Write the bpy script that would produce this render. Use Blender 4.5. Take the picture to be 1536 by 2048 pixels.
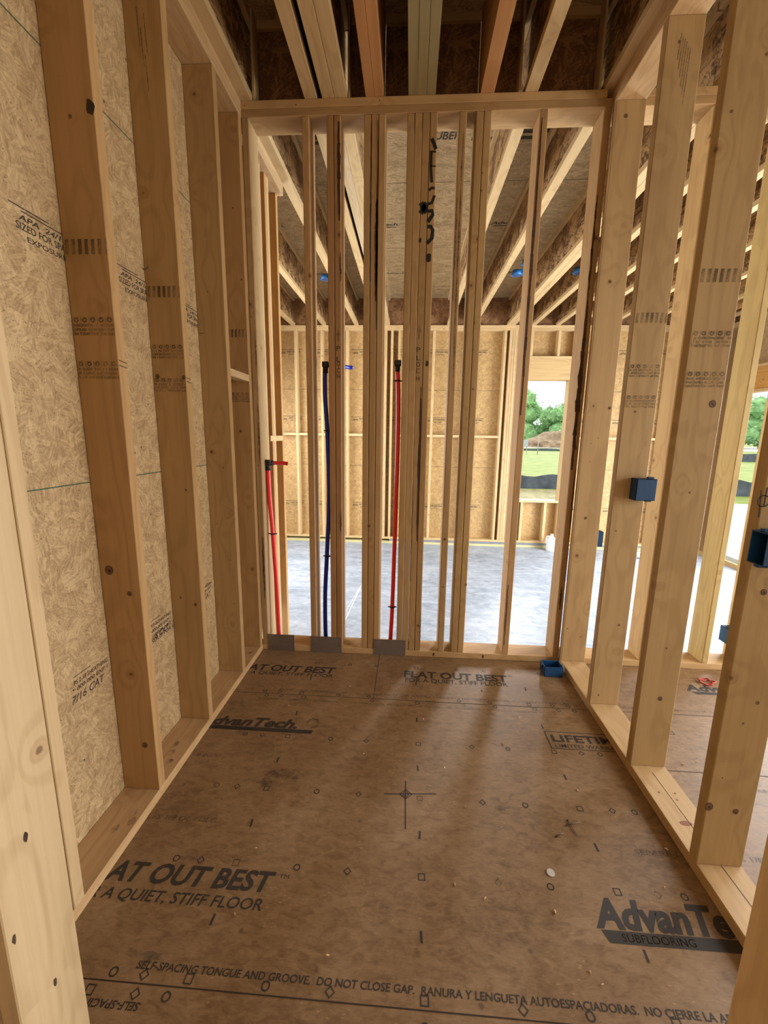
import bpy, bmesh, math, random
from mathutils import Vector, Matrix
random.seed(7)
for o in list(bpy.data.objects): bpy.data.objects.remove(o, do_unlink=True)
SC = bpy.context.scene
COL = SC.collection
# ------------------------------------------------------------------ camera, light, exposure
YAW, PITCH, ROLL, FPX = .0595, -.1834, .0149, 836.93
CAM = Vector((.9196, -2.4572, 1.3833))
cy_, sy_ = math.cos(YAW), math.sin(YAW)
F_ = Vector((-sy_*math.cos(PITCH), cy_*math.cos(PITCH), math.sin(PITCH)))
r_ = Vector((cy_, sy_, 0)); u_ = r_.cross(F_)
R_ = r_*math.cos(ROLL)+u_*math.sin(ROLL); U_ = -r_*math.sin(ROLL)+u_*math.cos(ROLL)
cd = bpy.data.cameras.new('camera'); cam = bpy.data.objects.new('camera', cd); COL.objects.link(cam)
cd.sensor_fit = 'HORIZONTAL'; cd.sensor_width = 36; cd.lens = FPX*36/1536; cd.clip_start = .02; cd.clip_end = 600
M = Matrix((R_, U_, -F_)).transposed().to_4x4(); M.translation = CAM; cam.matrix_world = M
SC.camera = cam
SC.view_settings.view_transform = 'Standard'; SC.view_settings.look = 'None'
SC.view_settings.gamma = 1; SC.view_settings.use_curve_mapping = False
SC.view_settings.exposure = 0.0
try:
    SC.cycles.max_bounces = 10; SC.cycles.diffuse_bounces = 6; SC.cycles.glossy_bounces = 3
    SC.cycles.transparent_max_bounces = 12; SC.cycles.use_denoising = True
    SC.cycles.sample_clamp_indirect = 8
except Exception: pass
W_ = bpy.data.worlds.new('sky'); SC.world = W_; W_.use_nodes = True
bg = W_.node_tree.nodes['Background']; bg.inputs['Color'].default_value = (.90, .95, 1, 1); bg.inputs['Strength'].default_value = 2.6
def area(name, loc, direction, sx, sy, power, col):
    l = bpy.data.lights.new(name, 'AREA'); l.shape = 'RECTANGLE'; l.size = sx; l.size_y = sy; l.energy = power; l.color = col
    o = bpy.data.objects.new(name, l); COL.objects.link(o); o.location = loc
    o.rotation_euler = Vector(direction).to_track_quat('-Z', 'Y').to_euler()
    o['kind'] = 'helper'
    return o
# daylight through the wide garage opening and side-room window, plus two added fills
area('garage_doorway_daylight', (5.56, 1.75, .95), (-1, 0, -.30), 2.3, 2.9, 470, (.88, .94, 1))
area('garage_left_fill', (-1.85, 2.6, .95), (1, 0, -.30), 2.2, 2.6, 290, (.90, .95, 1))  # unseen fill added to even out the slab; no doorway at this end
area('rear_fill', (.7, -4.3, 1.35), (.05, 1, -.30), 2.2, 2.2, 6, (1, .97, .92))  # unseen fill added behind the viewer; the rear wall has no opening
area('side_window_daylight', (5.0, -1.25, 1.3), (-1, .0, -.40), 2.0, 2.0, 165, (1, .97, .92))
sun = bpy.data.lights.new('low_sky_glow', 'SUN'); sun.energy = 2.8; sun.angle = math.radians(11); sun.color = (1, .98, .96)
so = bpy.data.objects.new('low_sky_glow', sun); COL.objects.link(so); so['kind'] = 'helper'
so.rotation_euler = Vector((-.375, -.927, -.30)).to_track_quat('-Z', 'Y').to_euler()

# ------------------------------------------------------------------ materials
def newmat(name):
    m = bpy.data.materials.new(name); m.use_nodes = True; nt = m.node_tree
    return m, nt, nt.nodes['Principled BSDF']
class NT:
    def __init__(s, nt): s.nt = nt
    def n(s, t, **kw):
        nd = s.nt.nodes.new(t)
        for k, v in kw.items(): setattr(nd, k, v)
        return nd
    def L(s, a, b): s.nt.links.new(a, b)
    def val(s, sock, v):
        if hasattr(v, 'links') or isinstance(v, bpy.types.NodeSocket): s.L(v, sock)
        else: sock.default_value = v
    def math(s, op, a, b=0., c=None, clamp=False):
        nd = s.n('ShaderNodeMath', operation=op, use_clamp=clamp); s.val(nd.inputs[0], a); s.val(nd.inputs[1], b)
        if c is not None: s.val(nd.inputs[2], c)
        return nd.outputs[0]
    def vmath(s, op, a, b=None, sc=None):
        nd = s.n('ShaderNodeVectorMath', operation=op); s.val(nd.inputs[0], a)
        if b is not None: s.val(nd.inputs[1], b)
        if sc is not None: s.val(nd.inputs['Scale'], sc)
        return nd.outputs[1] if op in ('LENGTH', 'DISTANCE') else nd.outputs[0]
    def noise(s, vec, scale, detail=2, rough=.5, dist=0.):
        nd = s.n('ShaderNodeTexNoise'); s.L(vec, nd.inputs['Vector']); nd.inputs['Scale'].default_value = scale
        nd.inputs['Detail'].default_value = detail; nd.inputs['Roughness'].default_value = rough; nd.inputs['Distortion'].default_value = dist
        return nd.outputs['Fac']
    def ramp(s, fac, stops):
        nd = s.n('ShaderNodeValToRGB'); s.L(fac, nd.inputs[0]); e = nd.color_ramp.elements
        while len(e) < len(stops): e.new(.5)
        for el, (p, c) in zip(e, stops):
            el.position = p; el.color = c if len(c) == 4 else (*c, 1)
        return nd.outputs[0]
    def mix(s, fac, a, b, mode='MIX'):
        nd = s.n('ShaderNodeMix', data_type='RGBA', blend_type=mode); s.val(nd.inputs[0], fac)
        for sock, v in ((nd.inputs[6], a), (nd.inputs[7], b)):
            if isinstance(v, tuple): sock.default_value = v if len(v) == 4 else (*v, 1)
            else: s.L(v, sock)
        return nd.outputs[2]
    def step(s, x, lo, hi):
        nd = s.n('ShaderNodeMapRange'); nd.interpolation_type = 'SMOOTHSTEP'
        s.val(nd.inputs[0], x); nd.inputs[1].default_value = lo; nd.inputs[2].default_value = hi
        return nd.outputs[0]
    def coords(s, rnd=True):
        tc = s.n('ShaderNodeTexCoord'); v = tc.outputs['Object']
        if rnd:
            oi = s.n('ShaderNodeObjectInfo'); k = s.n('ShaderNodeCombineXYZ')
            s.L(s.math('MULTIPLY', oi.outputs['Random'], 37.), k.inputs[0]); s.L(s.math('MULTIPLY', oi.outputs['Random'], 91.), k.inputs[1]); s.L(s.math('MULTIPLY', oi.outputs['Random'], 53.), k.inputs[2])
            v = s.vmath('ADD', v, k.outputs[0]); s.oi = oi
        return v
def scaled(N, v, axis, a, b):   # b along the grain axis, a across
    sc = [a, a, a]; sc['xyz'.index(axis)] = b
    return N.vmath('MULTIPLY', v, tuple(sc))
def bump(N, bs, h, strength=.2, dist=.002):
    b = N.n('ShaderNodeBump'); b.inputs['Strength'].default_value = strength; b.inputs['Distance'].default_value = dist
    N.L(h, b.inputs['Height']); N.L(b.outputs[0], bs.inputs['Normal'])
def wood(name, axis, light=(.54, .41, .245), dark=(.39, .27, .14), ring=8., knots=True, rough=.62):
    m, nt, bs = newmat(name); N = NT(nt); v = N.coords()
    sv = scaled(N, v, axis, 6., .32)
    base = N.noise(sv, 1., 1.5, .45, .15)
    strk = N.noise(scaled(N, v, axis, 70., .9), 1., 2, .55)
    k = N.math('MULTIPLY', base, ring)
    kn_mask = None
    if knots:
        sx = [7.5, 7.5, 7.5]; ix = 'xyz'.index(axis); sx[ix] = 2.3
        q = N.vmath('MULTIPLY', v, tuple(sx))
        vo = N.n('ShaderNodeTexVoronoi'); N.L(q, vo.inputs['Vector']); vo.inputs['Scale'].default_value = 1.
        d = N.vmath('SUBTRACT', q, vo.outputs['Position']); d = N.vmath('DIVIDE', d, tuple(sx)); d = N.vmath('LENGTH', d)
        d = N.math('ADD', d, N.math('MULTIPLY', N.math('SUBTRACT', N.noise(v, 60., 1), .5), .006))
        bend = N.math('POWER', 2.718, N.math('MULTIPLY', d, -26.))
        k = N.math('ADD', k, N.math('MULTIPLY', bend, 2.6))
        kn_mask = N.math('SUBTRACT', 1., N.step(d, .006, .011))
        halo = N.math('SUBTRACT', 1., N.step(d, .010, .030))
    s = N.math('SINE', N.math('MULTIPLY', k, 6.283))
    rg = N.step(s, .0, 1.)
    fib = N.noise(scaled(N, v, axis, 260., 4.), 1., 2, .6)
    fac = N.math('ADD', N.math('MULTIPLY', rg, .34), N.math('ADD', N.math('MULTIPLY', N.math('SUBTRACT', fib, .5), .40), N.math('MULTIPLY', N.math('SUBTRACT', strk, .38), .85)), clamp=True)
    col = N.mix(fac, light, dark)
    blot = N.noise(scaled(N, v, axis, 5., .9), 1., 3, .6)
    col = N.mix(N.math('MULTIPLY', N.step(blot, .45, .75), .28), col, tuple(c*.72 for c in dark))
    if knots:
        col = N.mix(N.math('MULTIPLY', halo, .30), col, (.30, .15, .06))
        col = N.mix(N.math('MULTIPLY', kn_mask, .75), col, (.13, .065, .03))
    col = N.mix(1., col, N.oi.outputs['Color'], 'MULTIPLY')
    N.L(col, bs.inputs['Base Color']); bs.inputs['Roughness'].default_value = rough
    bs.inputs['Specular IOR Level'].default_value = .3
    bump(N, bs, N.math('ADD', fib, N.math('MULTIPLY', rg, .3)), .25, .0006)
    return m
WOOD = {a: wood('pine_'+a, a) for a in 'xyz'}
WEND = wood('pine_end', 'y', knots=False)
LVL = wood('laminated_veneer', 'y', (.48, .24, .09), (.38, .17, .06), 4., False)
PSL = wood('treated_veneer', 'y', (.27, .21, .095), (.17, .13, .05), 5., False)
OLIVE = wood('treated_pine', 'x', (.55, .50, .25), (.42, .36, .16), 8., False)
def osb(name, n1, n2, light=(.60, .435, .235), dark=(.31, .195, .09), spots=1., rough=.6, size=1., contrast=1., stretch=1.):
    """strand board; n1, n2 are the two in-plane axes"""
    m, nt, bs = newmat(name); N = NT(nt); v = N.coords(False)
    sep = N.n('ShaderNodeSeparateXYZ'); N.L(v, sep.inputs[0]); cb = N.n('ShaderNodeCombineXYZ')
    N.L(sep.outputs['XYZ'.index(n1.upper())], cb.inputs[0]); N.L(sep.outputs['XYZ'.index(n2.upper())], cb.inputs[1])
    p = N.vmath('MULTIPLY', cb.outputs[0], (stretch, 1., 1.))
    wob = N.n('ShaderNodeTexNoise'); N.L(p, wob.inputs['Vector']); wob.inputs['Scale'].default_value = 9.; wob.inputs['Detail'].default_value = 2
    pw = N.vmath('ADD', p, N.vmath('SCALE', N.vmath('SUBTRACT', wob.outputs['Color'], (.5, .5, .5)), sc=.05))
    outs = []
    for i, (vs, ss) in enumerate(((22., 15.), (35., 19.), (60., 28.))):
        vo = N.n('ShaderNodeTexVoronoi'); N.L(N.vmath('ADD', pw, (i*3.7, i*5.1, 0)), vo.inputs['Vector']); vo.inputs['Scale'].default_value = vs*size
        sc_ = N.n('ShaderNodeSeparateColor'); N.L(vo.outputs['Color'], sc_.inputs[0])
        ro = N.n('ShaderNodeVectorRotate', rotation_type='Z_AXIS'); N.L(p, ro.inputs['Vector']); N.L(N.math('MULTIPLY', N.math('SUBTRACT', sc_.outputs[0], .5), 3.6), ro.inputs['Angle'])
        st = N.noise(N.vmath('MULTIPLY', ro.outputs[0], (ss*.8*size, ss*9.*size, 1.)), 1., 3, .6)
        outs.append((st, sc_.outputs[1]))
    f = N.math('ADD', N.math('MULTIPLY', outs[0][0], .5), N.math('ADD', N.math('MULTIPLY', outs[1][0], .35), N.math('MULTIPLY', outs[2][0], .25)))
    f = N.math('ADD', f, N.math('MULTIPLY', N.math('SUBTRACT', outs[0][1], .5), .07*contrast))
    f = N.math('ADD', f, N.math('MULTIPLY', N.math('SUBTRACT', outs[1][1], .5), .08*contrast))
    f = N.step(f, .55-.17/contrast, .55+.17/contrast)
    col = N.mix(f, dark, light)
    sp = N.n('ShaderNodeTexVoronoi'); N.L(N.vmath('MULTIPLY', pw, (1., 1.6, 1.)), sp.inputs['Vector']); sp.inputs['Scale'].default_value = 78.*size
    sk = N.math('MULTIPLY', N.math('SUBTRACT', 1., N.step(sp.outputs['Distance'], .12, .26)), N.step(N.noise(p, 38., 2), .50, .58))
    col = N.mix(N.math('MULTIPLY', sk, .8*spots), col, (.10, .05, .02))
    big = N.noise(p, 1.3, 2)
    col = N.mix(N.math('MULTIPLY', N.step(big, .4, .7), .16), col, tuple(c*.75 for c in dark))
    N.L(col, bs.inputs['Base Color']); bs.inputs['Roughness'].default_value = rough; bs.inputs['Specular IOR Level'].default_value = .3
    bump(N, bs, f, .3, .001)
    return m
OSB_X = osb('osb_left', 'y', 'z'); OSB_Y = osb('osb_far', 'x', 'z', (.60, .40, .175), (.33, .19, .07))
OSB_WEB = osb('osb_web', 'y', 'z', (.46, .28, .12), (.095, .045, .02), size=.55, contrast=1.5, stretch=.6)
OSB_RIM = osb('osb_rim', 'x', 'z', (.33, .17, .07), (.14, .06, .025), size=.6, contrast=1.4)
OSB_C = osb('osb_ceiling', 'x', 'y', (.56, .42, .235), (.27, .18, .085), size=.8, stretch=.45)
def floor_mat():
    m, nt, bs = newmat('subfloor_panel'); N = NT(nt); v = N.coords(False)
    a = N.noise(N.vmath('MULTIPLY', v, (22., 46., 1.)), 1., 5, .65, .9)
    b = N.noise(v, 2.2, 3, .6); c = N.noise(N.vmath('MULTIPLY', v, (60., 260., 1.)), 1., 2, .6)
    vo = N.n('ShaderNodeTexVoronoi'); N.L(N.vmath('MULTIPLY', v, (26., 44., 1.)), vo.inputs['Vector']); vo.inputs['Scale'].default_value = 1.
    sc_ = N.n('ShaderNodeSeparateColor'); N.L(vo.outputs['Color'], sc_.inputs[0])
    f = N.math('ADD', N.math('MULTIPLY', a, .5), N.math('ADD', N.math('MULTIPLY', c, .22), N.math('MULTIPLY', sc_.outputs[0], .06)))
    col = N.ramp(N.math('ADD', f, N.math('MULTIPLY', N.math('SUBTRACT', b, .5), .35)), [(.26, (.150, .082, .034)), (.44, (.255, .155, .076)), (.66, (.37, .245, .138))])
    fl = N.n('ShaderNodeTexVoronoi'); N.L(N.vmath('MULTIPLY', v, (30., 75., 1.)), fl.inputs['Vector']); fl.inputs['Scale'].default_value = 1.
    fk = N.math('MULTIPLY', N.math('SUBTRACT', 1., N.step(fl.outputs['Distance'], .10, .17)), N.step(N.noise(v, 6., 2), .54, .62))
    col = N.mix(N.math('MULTIPLY', fk, .45), col, (.50, .33, .17))
    # scattered dark stains with shapes of their own
    st = N.n('ShaderNodeTexVoronoi'); N.L(v, st.inputs['Vector']); st.inputs['Scale'].default_value = 9.
    sm = N.math('MULTIPLY', N.math('SUBTRACT', 1., N.step(st.outputs['Distance'], .03, .09)), N.step(N.noise(v, 3.3, 1), .52, .56))
    col = N.mix(N.math('MULTIPLY', sm, .6), col, (.07, .035, .02))
    N.L(col, bs.inputs['Base Color'])
    rr = N.math('ADD', .42, N.math('MULTIPLY', a, .22)); N.L(rr, bs.inputs['Roughness']); bs.inputs['Specular IOR Level'].default_value = .5
    bump(N, bs, f, .22, .0012)
    return m
FLOOR = floor_mat()
def plain(name, col, rough=.6, metal=0., spec=.5, var=0., vscale=8.):
    m, nt, bs = newmat(name); N = NT(nt)
    if var:
        v = N.coords(False); f = N.noise(v, vscale, 4, .6)
        c = N.ramp(f, [(.3, tuple(x*(1-var) for x in col)), (.7, tuple(min(1, x*(1+var)) for x in col))]); N.L(c, bs.inputs['Base Color'])
        bump(N, bs, f, .15, .001)
    else:
        v = N.coords(False); f = N.noise(v, 30., 2); c = N.ramp(f, [(.3, tuple(x*.95 for x in col)), (.7, tuple(min(1, x*1.05) for x in col))]); N.L(c, bs.inputs['Base Color'])
    bs.inputs['Roughness'].default_value = rough; bs.inputs['Metallic'].default_value = metal; bs.inputs['Specular IOR Level'].default_value = spec
    return m
def ink(name, col, lo=.30, hi=.55, mx=.85, scale=160.):
    m, nt, bs = newmat(name); N = NT(nt); v = N.coords(False)
    a = N.math('MULTIPLY', N.step(N.math('ADD', N.math('MULTIPLY', N.noise(v, scale, 3, .6), .6), N.math('MULTIPLY', N.noise(v, 14., 2), .4)), lo, hi), mx)
    N.L(a, bs.inputs['Alpha']); bs.inputs['Base Color'].default_value = (*col, 1); bs.inputs['Roughness'].default_value = .7
    return m
INK = ink('black_ink', (.032, .026, .021), .27, .45, .90)
INK_FAINT = ink('faint_ink', (.05, .035, .022), .34, .62, .62, 220.)
STAMP = ink('grade_stamp_ink', (.055, .04, .02), .36, .62, .70, 300.)
PAINT = plain('spray_paint', (.012, .011, .010), .8)
PENCIL = plain('marker_line', (.028, .022, .02), .8)
SEAM = plain('panel_joint', (.03, .018, .01), .9)  # dark colour of the drawn joints between panels
GREEN = plain('green_edge_sealer', (.035, .085, .05), .7)
BARK = plain('bark_edge', (.06, .032, .017), .9, var=.5, vscale=60.)
KNOT = plain('knot_wood', (.17, .085, .038), .7, var=.3, vscale=90.)
SAP = plain('dark_knot', (.035, .018, .010), .7)
STEEL = plain('galvanised_steel', (.30, .265, .235), .45, .8, var=.12, vscale=14.)
PEXR = plain('red_plastic_pipe', (.95, .045, .045), .35); PEXB = plain('blue_plastic_pipe', (.015, .04, .50), .35)
BLK = plain('black_plastic', (.012, .012, .013), .45); BLUE = plain('blue_box_plastic', (.005, .055, .165), .5); BLUE2 = plain('bright_blue_plastic', (.015, .17, .50), .45)
WHITE = plain('white_plastic', (.80, .80, .78), .45); CHIP = plain('wood_chip', (.70, .50, .28), .8); COIN = plain('zinc_slug', (.62, .62, .58), .45, .3)
REDM = plain('red_scrap', (.45, .05, .035), .7); DIRT = plain('bare_earth', (.30, .21, .13), .95, var=.35, vscale=1.2)
NAIL = plain('nail_steel', (.16, .11, .08), .5, .6); CONC_D = plain('sill_gasket', (.20, .20, .22), .8, var=.2)
def slab_mat():
    m, nt, bs = newmat('troweled_concrete'); N = NT(nt); v = N.coords(False)
    a = N.noise(N.vmath('MULTIPLY', v, (2.2, 5., 1.)), 1., 6, .62, 1.2); b = N.noise(v, 11., 4, .6, .8)
    f = N.math('ADD', N.math('MULTIPLY', a, .6), N.math('MULTIPLY', b, .4))
    N.L(N.ramp(f, [(.36, (.23, .275, .335)), (.50, (.335, .385, .455)), (.63, (.47, .52, .59))]), bs.inputs['Base Color'])
    bs.inputs['Roughness'].default_value = .55; bump(N, bs, b, .1, .002); return m
SLAB = slab_mat()
def ground_mat():
    m, nt, bs = newmat('field_grass'); N = NT(nt); tc = N.n('ShaderNodeTexCoord'); v = tc.outputs['Object']
    f = N.noise(N.vmath('MULTIPLY', v, (1.2, 3.2, 1.)), 1., 6, .65)
    N.L(N.ramp(f, [(.32, (.12, .165, .02)), (.5, (.21, .26, .04)), (.68, (.29, .30, .09))]), bs.inputs['Base Color']); bs.inputs['Roughness'].default_value = .95
    bump(N, bs, f, .5, .1); return m
GRASS = ground_mat()
STRAW = plain('straw_soil', (.26, .22, .09), .95, var=.4, vscale=3.); DRIVE = plain('pale_gravel', (.50, .48, .44), .95, var=.15, vscale=4.)
FENCE = plain('silt_fence_fabric', (.075, .085, .10), .8, var=.4, vscale=3.); LEAF = plain('leaf_green', (.20, .36, .13), .8, var=.45, vscale=.6)
TRUNK = plain('tree_bark', (.11, .075, .05), .9, var=.3, vscale=4.); STAKE = plain('wood_stake', (.40, .33, .24), .9)

# ------------------------------------------------------------------ geometry helpers
def tag(o, label=None, cat=None, group=None, kind=None):
    if label: o['label'] = label
    if cat: o['category'] = cat
    if group: o['group'] = group
    if kind: o['kind'] = kind
    return o
class MB:
    def __init__(s): s.bm = bmesh.new(); s.mats = []
    def mi(s, m):
        if m not in s.mats: s.mats.append(m)
        return s.mats.index(m)
    def box(s, a, b, m, bev=0., jit=0.):
        x0, y0, z0 = a; x1, y1, z1 = b; i = s.mi(m)
        vs = [s.bm.verts.new((x, y, z)) for x in (x0, x1) for y in (y0, y1) for z in (z0, z1)]
        fs = [s.bm.faces.new([vs[k] for k in q]) for q in ((0, 1, 3, 2), (4, 6, 7, 5), (0, 4, 5, 1), (2, 3, 7, 6), (0, 2, 6, 4), (1, 5, 7, 3))]
        for f in fs: f.material_index = i
        if bev:
            es = list({e for f in fs for e in f.edges}); r = bmesh.ops.bevel(s.bm, geom=es, offset=bev, segments=1, affect='EDGES', profile=.5)
            for f in r['faces']: f.material_index = i
        return s
    def poly(s, pts, m):
        f = s.bm.faces.new([s.bm.verts.new(p) for p in pts]); f.material_index = s.mi(m); return s
    def tube(s, pts, rad, m, seg=10, caps=True):
        i = s.mi(m); pts = [Vector(p) for p in pts]; rings = []
        n = len(pts); rads = rad if isinstance(rad, (list, tuple)) else [rad]*n
        up = None
        for k, p in enumerate(pts):
            t = (pts[min(k+1, n-1)]-pts[max(k-1, 0)]).normalized()
            if up is None: up = t.orthogonal().normalized()
            up = (up-t*up.dot(t)).normalized(); w = t.cross(up)
            rings.append([s.bm.verts.new(p+(up*math.cos(6.28318*j/seg)+w*math.sin(6.28318*j/seg))*rads[k]) for j in range(seg)])
        for a, b in zip(rings, rings[1:]):
            for j in range(seg):
                f = s.bm.faces.new((a[j], a[(j+1) % seg], b[(j+1) % seg], b[j])); f.material_index = i; f.smooth = True
        if caps:
            f = s.bm.faces.new(rings[0][::-1]); f.material_index = i; f = s.bm.faces.new(rings[-1]); f.material_index = i
        return s
    def ribbon(s, pts, w, m):      # pts in 3-D on a plane given by normal n
        return s
    def build(s, name, parent=None, origin=None, color=None):
        me = bpy.data.meshes.new(name); o = bpy.data.objects.new(name, me); COL.objects.link(o)
        if origin is not None and parent is None:
            bmesh.ops.translate(s.bm, verts=s.bm.verts, vec=-Vector(origin)); o.location = origin
        elif parent is not None:
            bmesh.ops.translate(s.bm, verts=s.bm.verts, vec=-Vector(parent.location)); o.parent = parent
        s.bm.to_mesh(me); s.bm.free()
        for m in s.mats: me.materials.append(m)
        if color: o.color = (*color, 1)
        return o
def empty(name, loc, label, cat, group=None):
    o = bpy.data.objects.new(name, None); COL.objects.link(o); o.location = loc; o.empty_display_size = .05
    return tag(o, label, cat, group)
# planar drawing: a frame maps (u, v) on a surface to 3-D, lifted a hair off it
def frame(o, u, v, lift=.0006):
    o, u, v = Vector(o), Vector(u), Vector(v); n = u.cross(v).normalized()*lift
    return lambda a, b: o+u*a+v*b+n
def stroke(mb, fr, pts, w, m):
    P = [Vector(p) for p in pts]; L = []; Rr = []
    for k, p in enumerate(P):
        t = (P[min(k+1, len(P)-1)]-P[max(k-1, 0)]).normalized(); q = Vector((-t.y, t.x))*w/2
        L.append(p+q); Rr.append(p-q)
    for k in range(len(P)-1):
        mb.poly([fr(*Rr[k]), fr(*Rr[k+1]), fr(*L[k+1]), fr(*L[k])], m)
def rect(mb, fr, u0, v0, u1, v1, m, sk=0.):
    mb.poly([fr(u0, v0), fr(u1, v0), fr(u1+sk, v1), fr(u0+sk, v1)], m)
def blob(mb, fr, u, v, ru, rv, m, n=9, jit=.2):
    mb.poly([fr(u+ru*math.cos(6.2832*k/n)*(1+random.uniform(-jit, jit)), v+rv*math.sin(6.2832*k/n)*(1+random.uniform(-jit, jit))) for k in range(n)], m)
def ringp(mb, fr, u, v, r, w, m, n=12, asp=1., rot=0.):
    def P(k, rr):
        a = 6.28318*k/n+rot; return fr(u+rr*math.cos(a), v+rr*asp*math.sin(a))
    for k in range(n): mb.poly([P(k, r-w), P(k, r), P(k+1, r), P(k+1, r-w)], m)
_tc = {}
def text(mb, fr, body, u0, v0, width, height, m, shear=0., bold=0., rot180=False):
    key = (body, shear, bold)
    if key not in _tc:
        cu = bpy.data.curves.new('t', 'FONT'); cu.body = body; cu.size = 1; cu.shear = shear; cu.offset = bold; cu.resolution_u = 3
        o = bpy.data.objects.new('t', cu); COL.objects.link(o); dg = bpy.context.evaluated_depsgraph_get()
        me = bpy.data.meshes.new_from_object(o.evaluated_get(dg)); vs = [(v.co.x, v.co.y) for v in me.vertices]; ps = [tuple(p.vertices) for p in me.polygons]
        bpy.data.objects.remove(o, do_unlink=True); bpy.data.curves.remove(cu); bpy.data.meshes.remove(me); _tc[key] = (vs, ps)
    vs, ps = _tc[key]
    x0 = min(v[0] for v in vs); x1 = max(v[0] for v in vs); y0 = min(v[1] for v in vs); y1 = max(v[1] for v in vs)
    caps = .69
    i = mb.mi(m); bv = []
    for x, y in vs:
        a = (x-x0)/(x1-x0)*width; b = y/caps*height
        if rot180: a = -a; b = -b
        bv.append(mb.bm.verts.new(fr(u0+a, v0+b)))
    for p in ps:
        try:
            f = mb.bm.faces.new([bv[k] for k in p]); f.material_index = i
        except ValueError: pass
def stamp(mb, fr, w=.135, bars=True, rows=(1.70, 1.57), zoff=0.):
    """ink grade marks across the wide face of a stud: u across the face from its left edge, v = height"""
    if bars:
        for k in range(7):
            u = .006+k*.0205
            if u+.009 < w+.004: rect(mb, fr, u, 1.903+zoff, min(u+.0115, w), 1.945+zoff, STAMP, .002)
    for zr in rows:
        for k in range(5):
            u = .004+k*.0268
            rect(mb, fr, u, zr-.024, u+.0015, zr+.026, STAMP)
            ringp(mb, fr, u+.0125, zr+.0175, .0092, .0060, STAMP, 8, .85)
            rect(mb, fr, u+.004, zr+.0245, u+.022, zr+.026, STAMP)
            for r in range(3):
                for c in range(5):
                    if random.random() < .88: rect(mb, fr, u+.0032+c*.0046, zr-.027+r*.0125, u+.0064+c*.0046, zr-.017+r*.0125+random.uniform(-.003, .0), STAMP)
TINTS = [(1, 1, 1), (.95, .92, .86), (1.02, .97, .90), (.92, .90, .84), (1, .95, .92)]
def board(name, a, b, axis, label, cat, group=None, color=None, mat=None, decals=None, bev=.0022, kind=None):
    mb = MB(); c = ((a[0]+b[0])/2, (a[1]+b[1])/2, a[2]); mb.box(a, b, mat or WOOD[axis], bev)
    if decals: decals(mb)
    o = mb.build(name, None, c, color or random.choice(TINTS))
    return tag(o, label, cat, group, kind)

T = .0381; W = 1.8735; H = 3.065; HS = 2.989; SD = .1397     # board thickness, room width, plate heights, 2x6 depth
SUB = 3.471                                                   # underside of the boards overhead
# ------------------------------------------------------------------ FLOOR with its printing
mb = MB(); mb.box((-.16, -4.6, -.022), (5.6, .14, 0), FLOOR)
fr = frame((0, 0, 0), (1, 0, 0), (0, 1, 0), .0005)
S1, S0 = -.456, -1.668
rect(mb, fr, 0, S1-.0015, W, S1+.0015, SEAM); rect(mb, fr, W+SD, S1-.002, 5.5, S1+.001, SEAM)
rect(mb, fr, 0, S0-.0015, W, S0+.0015, SEAM); rect(mb, fr, W+SD, -.842, 5.5, -.839, SEAM)
rect(mb, fr, .7575, S1, .760, 0, SEAM); rect(mb, fr, W+SD, -2.05, 5.5, -2.047, SEAM)
def tick(x, y, r=0.): rect(mb, fr, x-.0034, y-.015, x+.0034, y+.015, INK, r)
COLS = [(.186, 'c'), (.268, 'd'), (.387, 's'), (.588, 'c'), (.753, 'd'), (.991, 's'), (1.232, 'd'), (1.393, 'c'), (1.596, 's'), (1.716, 'd'), (1.796, 'c')]
def sym(x, y, k, m=None):
    m = m or (INK if random.random() < .8 else INK_FAINT)
    if k == 'c': ringp(mb, fr, x, y, .0115, .0040, m, 14)
    elif k == 'd': ringp(mb, fr, x, y, .0135, .0044, m, 4)
    else: ringp(mb, fr, x, y, .0160, .0044, m, 4, 1., .7854)
for y in (-1.650, -1.353, -1.059, -.769, -.473, -.437, -.137):
    for x, k in COLS: sym(x+(.0 if y != -.437 else -.02), y, k)
for x, k in [(.151, 's'), (.269, 'd'), (.349, 'c'), (.99, 'c'), (1.23, 'd')]: sym(x, -1.688 if x < .8 else -1.70, k, INK)
for x in (.385, .987, 1.594):
    for y in (-1.516, -1.211, -.911, -.605, -.30): tick(x, y, random.uniform(-.002, .003))
for x, y in [(2.35, -.14), (2.62, -.14), (2.2, -.60), (2.33, -1.05), (2.6, -1.1), (2.25, -1.35)]: sym(x, y, random.choice('csd'))
text(mb, fr, 'FLAT OUT BEST', -.083, -1.432, .612, .058, INK, .18, .030); text(mb, fr, 'TM', .541, -1.390, .030, .013, INK, 0)
text(mb, fr, 'FOR A QUIET, STIFF FLOOR', -.082, -1.484, .598, .031, INK, .15, .014)
text(mb, fr, 'FLAT OUT BEST', -.09, -.240, .602, .062, INK, .12, .030); text(mb, fr, 'TM', .522, -.190, .028, .013, INK, 0)
text(mb, fr, 'FOR A QUIET, STIFF FLOOR', -.085, -.280, .592, .030, INK, .1, .014)
text(mb, fr, 'FLAT OUT BEST', .917, -.238, .600, .062, INK, .05, .032); text(mb, fr, 'TM', 1.522, -.185, .026, .012, INK, 0)
text(mb, fr, 'FOR A QUIET, STIFF FLOOR', .925, -.283, .580, .036, INK, .05, .014)
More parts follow.
